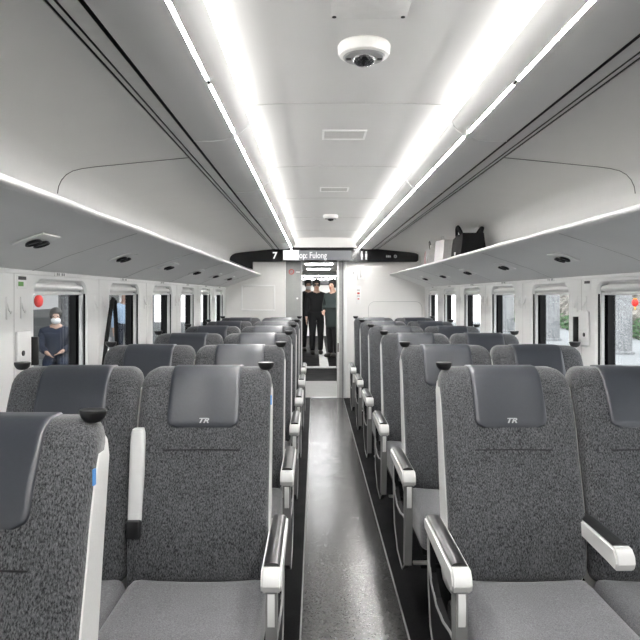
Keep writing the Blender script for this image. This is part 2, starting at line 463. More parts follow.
# ceiling fittings
def dome_camera(y, s, label):
    o = thing('security_camera', label, 'camera', (.012, y, 2.161))
    b = MB(); b.lathe([(.0, 0), (.078 * s, 0), (.082 * s, -.006), (.080 * s, -.026 * s), (.076 * s, -.034 * s), (.06 * s, -.040 * s), (0, -.042 * s)], n=40, cap=False); b.build('housing', M['cam'], o)
    b = MB(); b.lathe([(.066 * s, -.0385 * s), (.060 * s, -.043 * s), (.0, -.044 * s)], n=40, cap=False); b.build('ring', M['rail'], o)
    b = MB(); b.lathe([(.038 * s, -.042 * s), (.037 * s, -.049 * s), (.031 * s, -.057 * s), (.02 * s, -.063 * s), (.0, -.066 * s)], n=32, cap=False); b.build('dome', M['clear'], o)
    for sg in (-1, 1):
        b = MB(); b.box(sg * .048 * s - .008, sg * .048 * s + .008, -.008, .006, -.047 * s, -.042 * s, .002); b.build('sensor_window', M['black'], o)
    return o
dome_camera(2.015, 1.0, 'large round white dome camera on the ceiling nearest the viewer')
dome_camera(6.3, .9, 'small round white dome camera farther along the ceiling near the bulkhead')
for y, lab in ((3.13, 'white rectangular vent on the ceiling behind the large dome camera'), (4.75, 'smaller looking white vent on the ceiling before the far dome camera')):
    o = thing('ceiling_vent', lab, 'vent', (.0, y, 2.16), 0, 'ceiling vents')
    b = MB(); b.box(-.105, .105, -.09, -.078, -.006, .0); b.box(-.105, .105, .078, .09, -.006, 0); b.box(-.105, -.095, -.078, .078, -.006, 0); b.box(.095, .105, -.078, .078, -.006, 0); b.build('frame', M['lip'], o, smooth=0)
    b = MB(); b.box(-.095, .095, -.078, .078, -.002, 0)
    for k in range(8): b.box(-.09, .09, -.072 + k * .018, -.062 + k * .018, -.004, -.002)
    b.build('grille', M['grille'], o, smooth=0)
o = thing('ceiling_hatch', 'square grey service hatch on the ceiling in front of the large dome camera', 'hatch', (.008, 1.45, 2.16))
b = MB(); b.box(-.105, .105, -.35, .36, -.006, 0, .002); b.build('cover', M['grille'], o)
for sg in (-1, 1):
    b = MB(); b.lathe([(0, -.008), (.006, -.008), (.006, -.005)], (sg * .095, .345, 0), 10, cap=False); b.build('screw', M['dark'], o)

# ------------------------------------------------------------------ luggage racks
def rack(sg, sd):
    o = thing('luggage_rack', 'long white overhead luggage rack along the %s wall' % sd, 'luggage rack', (sg * WALL, 0, 1.487), 0, 'overhead luggage racks')
    und = [(1.338, 1.489), (1.30, 1.503), (1.2, 1.546), (1.05, 1.597), (.93, 1.636), (.893, 1.647)]
    top = [(.893, 1.663), (1.0, 1.655), (1.30, 1.646), (1.338, 1.60)]
    poly = [(sg * x - sg * WALL, z - 1.487) for x, z in und + top]
    b = MB(); b.prism(poly, 'y', Y0 + .05, YB - .02); b.build('shelf', M['rack'], o, smooth=25)
    lip = [(.894, 1.6465), (.878, 1.6485), (.869, 1.652), (.866, 1.659), (.867, 1.666), (.873, 1.6705), (.885, 1.671), (.897, 1.663)]
    b = MB(); b.prism([(sg * x - sg * WALL, z - 1.487) for x, z in lip], 'y', Y0 + .05, YB - .015); b.build('lip', M['lip'], o, smooth=50)
    for k in range(0, 5):
        ys = 2.75 + BAY * k * 1.0
        b = MB(); b.tube([(sg * x - sg * WALL, ys, z - 1.4875) for x, z in und], .0014, 5)
        b.build('joint', M['grille'], o, smooth=0)
    return o
rack(-1, 'left'); rack(1, 'right')

# reading lights below the racks
rowname = ['last row by the bulkhead', 'second row from the bulkhead', 'third row from the bulkhead', 'fourth row from the bulkhead', 'fifth row from the bulkhead', 'sixth row from the bulkhead', 'single front seat']
SL = math.atan2(.051, .15)
proto = None
for sg, sd in ((-1, 'left'), (1, 'right')):
    for i in range(-1, 6):
        y = ROWS[0] + 1.01 * i - .13
        if i == -1 and sg > 0: continue
        lab = 'twin lamp reading light under the %s rack above the %s' % (sd, rowname[5 - i])
        xx = 1.10; zz = 1.5735
        o = thing('reading_light', lab, 'light', (sg * xx, y, zz), 0, 'reading lights under the racks')
        R = Matrix.Rotation(sg * SL, 4, 'Y')
        b = MB(); b.box(-.058, .058, -.075, .075, -.004, .004, .003, mat=R); b.build('plate', M['lip'], o)
        for ys in (-.032, .032):
            b = MB(); b.lathe([(.0, -.003), (.021, -.003), (.026, -.006), (.029, -.013), (.027, -.015), (.02, -.010), (0, -.010)], (0, ys, -.002), 18, cap=False)
            b2 = MB(); b2.add([tuple(R @ Vector(p)) for p in b.v], b.f); b2.build('lamp', M['black'], o)

# ------------------------------------------------------------------ pillars: hooks, number plates, wall units
pos = ['beside the last window', 'one window before the bulkhead', 'two windows before the bulkhead', 'three windows before the bulkhead', 'four windows before the bulkhead', 'five windows before the bulkhead']
for sg, sd in ((-1, 'left'), (1, 'right')):
    for i in range(6):
        yc = WIN[2 + i] - .179
        for dy, nm in ((-.062, 'nearer'), (.062, 'farther')):
            if i == 0 and sg > 0: continue
            o = thing('coat_hook', '%s coat hook of the pair on the %s pillar %s' % (nm, sd, pos[5 - i]), 'hook', (sg * WALL, yc + dy, 1.335), 0, 'coat hooks on the window pillars')
            b = MB(); b.box(-.004, .004, -.008, .008, -.045, .045, .003); b.build('plate', M['wall'], o)
            b = MB(); b.tube([(-sg * .003, 0, .02), (-sg * .010, 0, -.008), (-sg * .018, 0, -.022), (-sg * .02, 0, -.012)], .0035, 8); b.build('hook', M['lip'], o)
    for i in range(6):
        if i == 0 and sg > 0: continue
        y = WIN[2 + i] + .28
        o = thing('seat_number_plate', 'small seat number plate above the %s windows, over the window %s' % (sd, ['next to the bulkhead', 'second from the bulkhead', 'third from the bulkhead', 'fourth from the bulkhead', 'fifth from the bulkhead', 'sixth from the bulkhead'][5 - i]), 'plate', (sg * 1.335, y, 1.482), 0, 'seat number plates')
        b = MB(); b.box(-.002, .002, -.07, .07, -.010, .010, .001); b.build('plate', M['lip'], o)
        b = MB()
        for u in (-.045, -.025, .012, .035): b.box(-.003, .003, u, u + .012, -.006, .006)
        b.build('marking', M['rail'], o, smooth=0)
for sg, y, lab in ((-1, 2.66, 'white emergency sticker with black and green print high on the left wall, by first window'), (1, 3.53, 'small sticker with dark print above the white wall box on the right wall')):
    o = thing('sticker', lab, 'sticker', (sg * WALL, y, 1.44))
    b = MB(); b.box(-.002, .002, -.045, .045, -.028, .028, .001); b.build('backing', M['lip'], o)
    b = MB(); b.box(-.003, .003, -.035, .035, .008, .022); b.build('print', M['black'], o, smooth=0)
    if sg < 0:
        b = MB(); b.box(-.003, .003, -.035, .01, -.018, .0); b.build('green_band', M['green'], o, smooth=0)
for sg, y, zb, lab in ((-1, 2.655, .0, 'white wall box with black slot on the left wall by the nearest left window'), (1, 3.555, .02, 'white wall box with black slot on the right wall between two windows')):
    o = thing('wall_box', lab, 'wall box', (sg * WALL, y, 1.12 + zb), 0, 'white boxes on the window pillars')
    s = -sg
    b = MB(); b.box(min(0, s * .016), max(0, s * .016), -.06, .065, -.03, .16 if sg > 0 else .12, .008); b.build('housing', M['wall'], o)
    b = MB(); b.box(min(0, s * .034), max(0, s * .034), .078, .094, -.03, .125 if sg > 0 else .09, .003); b.build('slot', M['black'], o)
    b = MB(); b.lathe([(.0, -.004), (.011, -.004), (.011, .004), (0, .004)], (0, 0, 0), 14, cap=False)
    b2 = MB(); b2.add([(s * .016 + p[2], p[0] - .02, p[1] + .03) for p in b.v], b.f); b2.build('latch', M['black'], o)

# ------------------------------------------------------------------ far bulkhead
DX0, DX1, DH = -.545, .285, 1.84
b = MB()
b.box(-1.36, DX0, YB, YB + .06, 0, 2.2); b.box(DX1, 1.36, YB, YB + .06, 0, 2.2); b.box(DX0, DX1, YB, YB + .06, DH, 2.2)
wb = struct(b.build('wall_back', M['bulk'], smooth=0))
b = MB(); b.box(-1.36, 1.36, Y0 - .06, Y0, 0, 2.2); struct(b.build('wall_front', M['bulk'], smooth=0))
# door frame
b = MB()
b.box(.158, .185, YB - .012, YB + .11, 0, DH, .004); b.box(.245, .287, YB - .012, YB + .07, 0, DH, .004)
b.box(DX0 - .006, DX0 + .01, YB - .012, YB + .06, 0, DH, .003)
t1 = struct(b.build('trim_1', M['lip']))
b = MB(); b.box(.185, .245, YB + .03, YB + .06, 0, DH); b.build('post_channel', M['silver'], t1, smooth=0)
b = MB(); b.box(.222, .236, YB - .012, YB + .03, 0, DH); b.build('rubber_seal', M['rail'], t1, smooth=0)
b = MB(); b.box(.163, .179, YB - .018, YB - .010, .62, .74, .003); b.build('lock', M['black'], t1)
d1 = bpy.data.objects.new('door_1', None); COL.objects.link(d1); d1.location = (-.43, YB + .085, 0); struct(d1)
b = MB(); b.box(-.115, .115, -.015, .015, 0, 1.84, .004); b.build('leaf', M['door'], d1)
b = MB(); b.box(.085, .093, -.018, -.014, .1, 1.83); b.build('edge_line', M['rail'], d1, smooth=0)
b = MB(); b.box(.098, .118, -.018, .018, 0, 1.84, .003); b.build('edge_post', M['silver'], d1)
b = MB(); b.lathe([(.026, -.001), (.037, -.001), (.037, .002), (.026, .002), (.026, -.001)], n=28, cap=False)
b.box(-.002, .002, -.028, .028, -.001, .001, mat=Matrix.Rotation(.78, 4, 'Z'))
b2 = MB(); b2.add([(p[0] - .03, -.017 + p[2], p[1] + 1.70) for p in b.v], b.f); b2.build('round_sticker', M['red'], d1)
b = MB(); b.box(.03, .085, -.018, -.014, 1.69, 1.705); b.build('notice', M['lip'], d1)
b = MB(); b.lathe([(0, -.003), (.014, -.003), (.012, .003), (0, .003)], n=16, cap=False)
b2 = MB(); b2.add([(p[0] + .05, -.017 + p[2], p[1] + 1.34) for p in b.v], b.f); b2.build('button', M['lip'], d1)
# fittings on the bulkhead
PX = lambda px: (px - 315) / 74.4 - .14
PZ = lambda py: 1.386 + (295 - py) / 74.4
o = thing('frame_panel', 'blank white framed panel on the bulkhead left of the doorway', 'frame', (PX(258), YB, PZ(298)))
w2, h2 = 17 / 74.4, 13 / 74.4
b = MB(); t = .018
b.box(-w2, w2, -.012, 0, h2 - t, h2, .002); b.box(-w2, w2, -.012, 0, -h2, -h2 + t, .002); b.box(-w2, -w2 + t, -.012, 0, -h2 + t, h2 - t, .002); b.box(w2 - t, w2, -.012, 0, -h2 + t, h2 - t, .002)
b.build('frame', M['lip'], o)
b = MB(); b.box(-w2 + t, w2 - t, -.004, 0, -h2 + t, h2 - t); b.build('board', M['bulk'], o, smooth=0)
o = thing('access_panel', 'large white round-cornered panel on the bulkhead right of the doorway', 'panel', (PX(396), YB, 1.0))
b = MB(); b.prism(rrect(-.37, .35, -.55, PZ(301.5) - 1.0, .09), 'y', -.014, 0); b.build('panel', M['bulk'], o)
b = MB(); b.tube([(p[0], -.014, p[1]) for p in rrect(-.37, .35, -.55, PZ(301.5) - 1.0, .09)], .004, 6, closed=True); b.build('edge_joint', M['grille'], o)
o = thing('intercom', 'small white call box high on the bulkhead right of the doorway', 'call box', (PX(360.5), YB, PZ(273)))
b = MB(); b.box(-.042, .042, -.035, 0, -.095, .095, .006); b.build('housing', M['lip'], o)
b = MB(); b.box(-.012, .012, -.038, -.034, -.06, .05, .002); b.build('grille', M['grille'], o)
o = thing('number_sticker', 'tiny dark number sticker beside the white call box on the bulkhead', 'sticker', (PX(353.5), YB, PZ(273)))
b = MB(); b.box(-.016, .016, -.003, 0, -.03, .03); b.build('backing', M['bulk'], o, smooth=0)
text_mesh('digit', '1', .06, M['black'], o, (0, -.004, -.02), align='CENTER')
o = thing('notice_strip', 'narrow white notice strip with small red marks below the call box', 'notice', (PX(358.5), YB, PZ(295)))
b = MB(); b.box(-.034, .034, -.004, 0, -.12, .12, .001); b.build('backing', M['lip'], o)
b = MB(); b.box(-.016, .016, -.006, -.003, .01, .035); b.box(-.012, .012, -.006, -.003, -.06, -.045); b.build('red_mark', M['red'], o, smooth=0)
b = MB(); b.box(-.02, .02, -.006, -.003, -.02, -.008); b.box(-.02, .02, -.006, -.003, .06, .072); b.build('print', M['rail'], o, smooth=0)

# destination sign
sg_ = thing('information_sign', 'long black information sign over the bulkhead doorway reading op: Fulong', 'sign', (0, YB, 1.84))
zl, zh = PZ(262), PZ(248.5)
b = MB()
pl = [(PX(230), zl + .02), (PX(230) + .01, zh - .015), (PX(232), zh), (PX(284), zh + .012), (PX(284), zl - .0), (PX(253), zl), (PX(253), zl - .10), (PX(246), zl - .07)]
b.prism([(x, z - 1.84) for x, z in pl], 'y', -.05, 0)
b.build('side_wing', M['sign'], sg_, smooth=20); b = MB()
pr = [(PX(350), zl), (PX(350), zh + .012), (PX(414), zh - .03), (PX(417), zh - .05), (PX(418), zh - .09), (PX(418), zl + .02), (PX(416), zl)]
b.prism([(x, z - 1.84) for x, z in pr], 'y', -.05, 0)
b.build('side_wing', M['sign'], sg_, smooth=20)
b = MB(); b.prism([(-.05, zl - 1.84), (-.11, zl - 1.84 + .01), (-.11, zh - 1.84 - .035), (-.05, zh - 1.84 + .012), (0, zh - 1.84 + .012), (0, zl - 1.84)], 'x', PX(282.5), PX(353)); b.build('centre_housing', M['sign'], sg_, smooth=20)
b = MB(); b.box(PX(299), PX(351), -.113, -.108, PZ(260.3) - 1.84, PZ(251) - 1.84); b.build('display', M['disp'], sg_, smooth=0)
b = MB(); b.box(PX(283.5), PX(299), -.114, -.108, PZ(260.3) - 1.84, PZ(250.7) - 1.84); b.build('lit_block', M['disp_on'], sg_, smooth=0)
text_mesh('destination_text', 'op: Fulong', .118, M['txt'], sg_, (PX(299.3), -.1145, PZ(258.6) - 1.84), offset=.001).scale = (.74, 1, 1)
text_mesh('car_number', '7', .125, M['txt'], sg_, (PX(275), -.052, PZ(258.8) - 1.84), offset=.003, align='CENTER')
b = MB()
for x in (PX(361.6), PX(366)):
    b.ell((x, -.051, PZ(252.3) - 1.84), (.011, .003, .011), 10, 6); b.box(x - .013, x + .013, -.053, -.05, PZ(257) - 1.84, PZ(253.6) - 1.84)
    b.box(x - .010, x - .002, -.053, -.05, PZ(260) - 1.84, PZ(257) - 1.84); b.box(x + .002, x + .010, -.053, -.05, PZ(260) - 1.84, PZ(257) - 1.84)
b.build('restroom_icon', M['txt'], sg_, smooth=0)
b = MB(); b.lathe([(.012, -.001), (.020, -.001), (.020, .001), (.012, .001), (.012, -.001)], n=18, cap=False)
b2 = MB(); b2.add([(p[0] + PX(395), -.052 + p[2], p[1] + PZ(256.5) - 1.84) for p in b.v], b.f)
for k in range(3): b2.box(PX(386) + k * .022, PX(386) + k * .022 + .014, -.053, -.05, PZ(257.6) - 1.84, PZ(255.6) - 1.84)
b2.build('small_icon', M['txtdim'], sg_, smooth=0)

# ------------------------------------------------------------------ vestibule and the next car beyond the doorway
Y1, Y2 = 12.4, 22.0
b = MB(); b.box(-.75, .62, YB + .1, Y1, -.08, 0); vf = struct(b.build('floor_vestibule', M['floor'], smooth=0))
b = MB(); b.box(-.52, .30, YB + .1, 10.45, 0, .004); b.build('entry_mat', M['mat'], vf, smooth=0)
b = MB(); b.box(-.62, .5, YB + .0, YB + .1, 0, .008, .002); b.build('threshold', M['steel'], vf)
b = MB(); b.box(-.62, .5, 12.25, 12.55, 0, .012, .003); b.build('gangway_plate', M['silver'], vf)
b = MB(); b.box(-1.3, 1.3, Y1 + .1, Y2, -.08, 0); nf = struct(b.build('floor_next_car', M['floor'], smooth=0))
b = MB(); b.box(-.05, .13, Y1 + .2, Y2, 0, .004); b.build('floor_reflection_strip', M['mat'], nf, smooth=0)  # pale strip painted in for the reflections along the dark floor
b = MB(); b.box(-.76, -.70, YB + .14, Y1, 0, 2.1); struct(b.build('wall_vestibule_left', M['door'], smooth=0))
b = MB(); b.box(.44, .50, YB + .06, Y1, 0, 2.1); struct(b.build('wall_vestibule_right', M['bulk'], smooth=0))
b = MB(); b.box(-.8, .6, YB + .06, Y1, 1.845, 1.9); vc = struct(b.build('ceiling_vestibule', M['ceil'], smooth=0))
for y in (9.6, 11.4):
    b = MB(); b.box(-.28, .12, y - .12, y + .12, 1.832, 1.845, .003); b.build('lamp', M['lamp_soft'], vc)
b = MB(); b.box(-1.3, -.385, Y1, Y1 + .1, 0, 2.1); b.box(.265, 1.3, Y1, Y1 + .1, 0, 2.1); b.box(-.385, .265, Y1, Y1 + .1, 1.765, 2.1)
struct(b.build('wall_gangway', M['door'], smooth=0))
b = MB(); b.box(-1.36, -1.3, Y1, Y2, 0, 2.1); struct(b.build('wall_next_car_left', M['bulk'], smooth=0))
b = MB(); b.box(1.3, 1.36, Y1, Y2, 0, 2.1); struct(b.build('wall_next_car_right', M['bulk'], smooth=0))
b = MB(); b.box(-1.36, 1.36, Y2, Y2 + .06, 0, 2.1); we = struct(b.build('wall_next_car_end', M['bulk'], smooth=0))
b = MB(); b.box(-1.0, 1.0, Y2 - .04, Y2, 1.72, 1.86); b.build('dark_band', M['sign'], we, smooth=0)
b = MB(); b.box(-1.36, 1.36, Y1, Y2, 1.90, 1.95); nc = struct(b.build('ceiling_next_car', M['ceil'], smooth=0))
for y in (13.6, 17.5, 20.8):
    b = MB(); b.box(-.7, .5, y - .12, y + .12, 1.885, 1.90, .003); b.build('lamp', M['lamp_mid'], nc)

# ------------------------------------------------------------------ seats
FT = [(.40, -.225), (.47, -.258), (.58, -.258), (.70, -.236), (.85, -.192), (.93, -.170), (1.0, -.146), (1.06, -.116), (1.10, -.092), (1.14, -.062)]
BT = [(.30, -.09), (.55, -.075), (.80, -.03), (1.0, .012), (1.14, .04)]
F = lambda z: spline(FT, z)
B = lambda z: spline(BT, z)
def sdf(x, z, hx, z0, z1, R):
    cx = abs(x) - (hx - R); zc = (z0 + z1) / 2; cz = abs(z - zc) - ((z1 - z0) / 2 - R)
    return -(math.hypot(max(cx, 0), max(cz, 0)) + min(max(cx, cz), 0) - R)
TOPR = .034
def pad(hx, z0, z1, R, front, back, r, nx=18, nz=22, rb=None, mapf=None):
    rb = r if rb is None else rb
    m = MB(); us = [math.sin(PI / 2 * (-1 + 2 * i / nx)) for i in range(nx + 1)]; zs = [z0 + (z1 - z0) * (.5 + .5 * math.sin(PI / 2 * (-1 + 2 * j / nz))) for j in range(nz + 1)]
    def hw(z):
        e = min(z - z0, z1 - z)
        if e >= R: return hx
        return hx - R + math.sqrt(max(0, R * R - (R - e)**2))
    def rnd(d, q):
        d = max(0, d)
        return 0 if d >= q else q - math.sqrt(max(0, q * q - (q - d)**2))
    W = nx + 1
    P = [[], []]
    for z in zs:
        for u in us:
            x = u * hw(z); d = sdf(x, z, hx, z0, z1, R)
            P[0].append((x, front(x, z) + rnd(d, r), z)); P[1].append((x, back(x, z) - rnd(d, rb), z))
    V = P[0] + P[1]; n = len(P[0])
    if mapf: V = [mapf(*p) for p in V]
    Fc = []
    for j in range(nz):
        for i in range(nx):
            a = j * W + i; Fc.append((a, a + 1, a + 1 + W, a + W)); Fc.append((n + a, n + a + W, n + a + 1 + W, n + a + 1))
    bd = list(range(W)) + [j * W + nx for j in range(1, nz + 1)] + [nz * W + i for i in range(nx - 1, -1, -1)] + [j * W for j in range(nz - 1, 0, -1)]
    for k in range(len(bd)):
        p, q = bd[k], bd[(k + 1) % len(bd)]; Fc.append((p, q, n + q, n + p))
    return m.add(V, Fc)

HX = .226
def shift(mb, dx): return MB_copy(mb, dx)
def MB_copy(mb, dx=0, dy=0, dz=0):
    m = MB(); m.v = [(p[0] + dx, p[1] + dy, p[2] + dz) for p in mb.v]; m.f = list(mb.f); m.m = list(mb.m); return m

def bolster(x, z):                                    # shallow side bolsters on the back
    return .016 * max(0, 1 - abs(x) / .19)**1.0
ZT = 1.126; ZA = 1.062
back_mb = pad(HX, .43, ZT, .055, lambda x, z: F(z) + .6 * bolster(x, z), lambda x, z: F(z) + .085, TOPR, 20, 34, rb=.004)
seam_mb = MB()
seam_mb.tube([(x, F(.865) + .6 * bolster(x, .865) - .0005, .865) for x in [(-.13 + .02 * k) for k in range(14)]], .0022, 5)
shell_mb = pad(HX + .003, .36, ZT - .012, .068, lambda x, z: F(z) + .040, lambda x, z: B(z), .006, 12, 20, rb=.03)
rear_mb = pad(HX - .02, .38, ZT - .03, .045, lambda x, z: B(z) - .008, lambda x, z: B(z) + .010, .004, 8, 14)
# headrest cover: strip that runs up the front, over the top and down the back
def cover():
    m = MB(); path = []                               # (y offset from the local front surface or None, y, z)
    raw = []
    for k in range(15):
        z = .936 + (ZT - TOPR - .936) * k / 14; raw.append((F(z), z))
    for a in (12, 24, 36, 48, 60, 72, 82, 90):
        z = ZT - TOPR + TOPR * math.sin(math.radians(a)); raw.append((F(z) + TOPR * (1 - math.cos(math.radians(a))), z))
    for k, (y, z) in enumerate(raw):
        a = raw[max(0, k - 1)]; c = raw[min(len(raw) - 1, k + 1)]
        t = Vector((c[0] - a[0], c[1] - a[1])).normalized()
        path.append(('f', y - t.y * .0055, z + t.x * .0055))
    yb_ = B(1.09) + .009; yt = path[-1][1]
    path.append(('b', (yt + yb_ - .03) / 2 + .01, ZT + .0055)); path.append(('b', yb_ - .03, ZT + .0045))
    for a in (60, 30, 0): path.append(('b', yb_ - .03 * (1 - math.cos(math.radians(a))), 1.092 + .034 * math.sin(math.radians(a))))
    for z in (1.05, .98): path.append(('b', B(z) + .014, z))
    us = [math.sin(PI / 2 * (-1 + 2 * i / 12)) for i in range(13)]; R = .028; hx = .122
    V0 = []; V1 = []
    for k, (side, y, z) in enumerate(path):
        d = max(0, z - path[0][2]) if k < 14 else 1
        w = hx if d >= R else hx - R + math.sqrt(max(0, R * R - (R - d)**2))
        a = path[max(0, k - 1)]; c = path[min(len(path) - 1, k + 1)]
        t = Vector((c[1] - a[1], c[2] - a[2])).normalized(); nrm = Vector((-t.y, t.x))
        for u in us:
            bx = .6 * bolster(u * w, z) if side == 'f' else 0
            e = .004 if (k == 0 or abs(u) > .999) else 0
            V0.append((u * w, y + bx - nrm.x * e, z - nrm.y * e)); V1.append((u * w, y + bx - nrm.x * .012, z - nrm.y * .012))
    n = len(V0); W = 13; Fc = []
    for j in range(len(path) - 1):
        for i in range(12):
            p = j * W + i; Fc += [(p, p + 1, p + W + 1, p + W), (n + p, n + p + W, n + p + W + 1, n + p + 1)]
    bd = list(range(W)) + [j * W + 12 for j in range(1, len(path))] + [(len(path) - 1) * W + i for i in range(11, -1, -1)] + [j * W for j in range(len(path) - 2, 0, -1)]
    for k in range(len(bd)): p, q = bd[k], bd[(k + 1) % len(bd)]; Fc.append((p, q, n + q, n + p))
    return m.add(V0 + V1, Fc)
cover_mb = cover()
# hand grip on the shoulder: flat oval top, bowl shaped below
grip_mb = MB(); grip_mb.lathe([(.30, -.012), (.62, -.009), (.86, -.001), (.97, .008), (1.0, .013), (.97, .0155), (.80, .016), (.4, .015)], (0, 0, 0), 20)
grip_mb.v = [(p[0] * .029, p[1] * .024, p[2]) for p in grip_mb.v]
# cushion: pad in plan, thickness in height
def cushion():
    top = lambda x, y: -(.462 - .012 * (1 - min(1, abs(x) / .2)**2) + .012 * max(0, -y - .45) - .02 * max(0, (-y - .62)) * 4)
    bot = lambda x, y: -.325
    return pad(HX + .001, -.705, -.225, .05, top, bot, .032, 16, 18, rb=.02, mapf=lambda x, t, y: (x, y, -t))
cush_mb = cushion()

def logo(parent, dx):
    z = .957
    sl = math.atan2(F(z + .02) - F(z - .02), .04)
    yy = F(z) - .0090 + .6 * bolster(0, z)
    t = text_mesh('logo', 'TR', .023, M['logo'], parent, (dx, yy - .0012, z - .005), rot=(PI / 2 - sl, 0, 0), shear=.35, extrude=.0006, offset=.0006, align='CENTER')
    t.scale = (1.35, 1, 1)
    return t

def armrest_mb():
    b = MB(); prof = [(-.57, .600), (-.575, .578), (-.565, .555), (-.50, .560), (-.30, .568), (-.12, .576), (-.10, .60), (-.12, .620), (-.30, .621), (-.55, .619)]
    m = bmesh.new(); mm = MB(); mm.prism(prof, 'x', -.029, .029)
    me = mm.mesh('tmp', M['arm']); m.from_mesh(me); bpy.data.meshes.remove(me)
    bmesh.ops.bevel(m, geom=[e for e in m.edges if len(e.link_faces) == 2 and e.calc_face_angle(0) > .9], offset=.006, segments=3, affect='EDGES')
    return b.bm(m)
arm_mb = armrest_mb()
padtop_mb = MB(); padtop_mb.prism([(-.023, .616), (-.0225, .622), (-.016, .6275), (0, .6295), (.016, .6275), (.0225, .622), (.023, .616)], 'y', -.535, -.125)

def build_seat_parts(root, xc, grip_side, with_tag=False, tagside=1):
    bk = MB_copy(back_mb, xc); sm = MB_copy(seam_mb, xc); bk.add(sm.v, sm.f, 1)
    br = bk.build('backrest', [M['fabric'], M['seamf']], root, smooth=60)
    MB_copy(shell_mb, xc).build('side_shell', M['shell'], br, smooth=50)
    MB_copy(rear_mb, xc).build('rear_panel', M['backshell'], br, smooth=50)
    MB_copy(cover_mb, xc).build('headrest_cover', M['leather'], br, smooth=60)
    logo(br, xc)
    MB_copy(grip_mb, xc + grip_side * (HX - .020), -.045, ZT + .004).build('hand_grip', M['black'], br, smooth=50)
    if with_tag:
        xt = xc + tagside * (HX + .0015)
        b = MB(); b.box(xt - .0015, xt + .0025, F(1.02) + .028, F(1.02) + .040, 1.004, 1.036); g = b.build('side_tag', M['tag'], br, smooth=0); g['label'] = 'small blue tag'
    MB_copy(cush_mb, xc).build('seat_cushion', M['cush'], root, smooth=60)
    return br

def aisle_arm(root, x, inner):                        # inner = direction towards the seat
    a = MB_copy(arm_mb, x).build('armrest', M['arm'], root)
    MB_copy(padtop_mb, x).build('arm_pad', M['pad'], a)
    b = MB(); b.prism([(-.566, .565), (-.562, .42), (-.53, .20), (-.49, .20), (-.505, .42), (-.50, .565)], 'x', x - .016, x + .016); b.build('arm_support', M['armsup'], root, smooth=30)
    b = MB(); b.prism([(-.5665, .555), (-.571, .53), (-.5675, .47), (-.562, .46), (-.560, .555)], 'x', x - .010, x + .010); b.build('release_catch', M['lip'], a, smooth=30)
    b = MB()
    poly = [(-.53, .20), (-.52, .40), (-.47, .40), (-.35, .375), (-.22, .385), (-.13, .43), (-.12, .57), (-.09, .57), (-.09, .40), (-.13, .25), (-.25, .16), (-.42, .14)]
    b.prism(poly, 'x', x - .010, x + .010); b.build('side_pan', M['dark'], root, smooth=20)
    b = MB(); xo = x - inner * .012
    b.tube([(xo, y, z) for y, z in [(-.53, .40), (-.46, .397), (-.36, .375), (-.25, .375), (-.16, .405), (-.115, .46), (-.108, .55)]], .0045, 6)
    b.tube([(xo, y, z) for y, z in [(-.53, .21), (-.43, .145), (-.26, .163), (-.14, .25), (-.096, .40), (-.092, .55)]], .0035, 6); b.build('trim_tube', M['rail'], root)

def mid_arm(root, x, lowered):
    if lowered:
        b = MB_copy(arm_mb, x, .075, .03); a = b.build('centre_armrest', M['arm'], root)
        MB_copy(padtop_mb, x, .075, .03).build('arm_pad', M['pad'], a)
        b = MB(); b.box(x - .018, x + .018, -.20, -.07, .43, .60, .004); b.build('hinge_bracket', M['dark'], root)
    else:
        rows = [(.645, .026), (.66, .027), (.75, .027), (.89, .027), (.925, .0255), (.94, .020)]
        b = MB()
        V = []; Fc = []; n = 12
        for z, h in rows:
            yc = F(.80) + .45 * (F(z) - F(.80)) - .012
            for k in range(n):
                an = 2 * PI * (k + .5) / n; c, s = math.cos(an), math.sin(an)
                ex = abs(c)**.5 * (1 if c > 0 else -1); ey = abs(s)**.5 * (1 if s > 0 else -1)
                V.append((x + h * .86 * ex, yc + .022 * ey, z))
        for i in range(len(rows) - 1):
            for k in range(n): Fc.append((i * n + k, i * n + (k + 1) % n, (i + 1) * n + (k + 1) % n, (i + 1) * n + k))
        Fc += [tuple(range(n))[::-1], tuple((len(rows) - 1) * n + k for k in range(n))]
        b.add(V, Fc); a = b.build('centre_armrest', M['arm'], root, smooth=50)
        b = MB(); b.box(x - .022, x + .022, F(.64) - .022, F(.64) + .05, .595, .655, .006); b.build('hinge', M['black'], a)
        b = MB(); b.box(x - .024, x + .024, F(.5) + .004, F(.5) + .06, .43, .60, .006); b.build('hinge_cover', M['fabric'], root)

def base(root, xs, aisle_dir=None, width=.44):
    b = MB(); b.box(-width, width, -.60, -.12, .27, .335, .012); b.build('seat_frame', M['dark'], root)
    b = MB(); b.box(-width * .55, width * .55, -.50, -.20, .0, .28, .02); b.build('pedestal', M['dark'], root)
    if aisle_dir:
        b = MB(); px = aisle_dir * .40
        b.box(px - .035, px + .035, -.33, -.305, .118, .132, .004, mat=None); b.build('swivel_pedal', M['arm'], root)
        b = MB(); b.box(min(px, px - aisle_dir * .2), max(px, px - aisle_dir * .2), -.325, -.31, .10, .12, .003); b.build('pedal_arm', M['dark'], root)

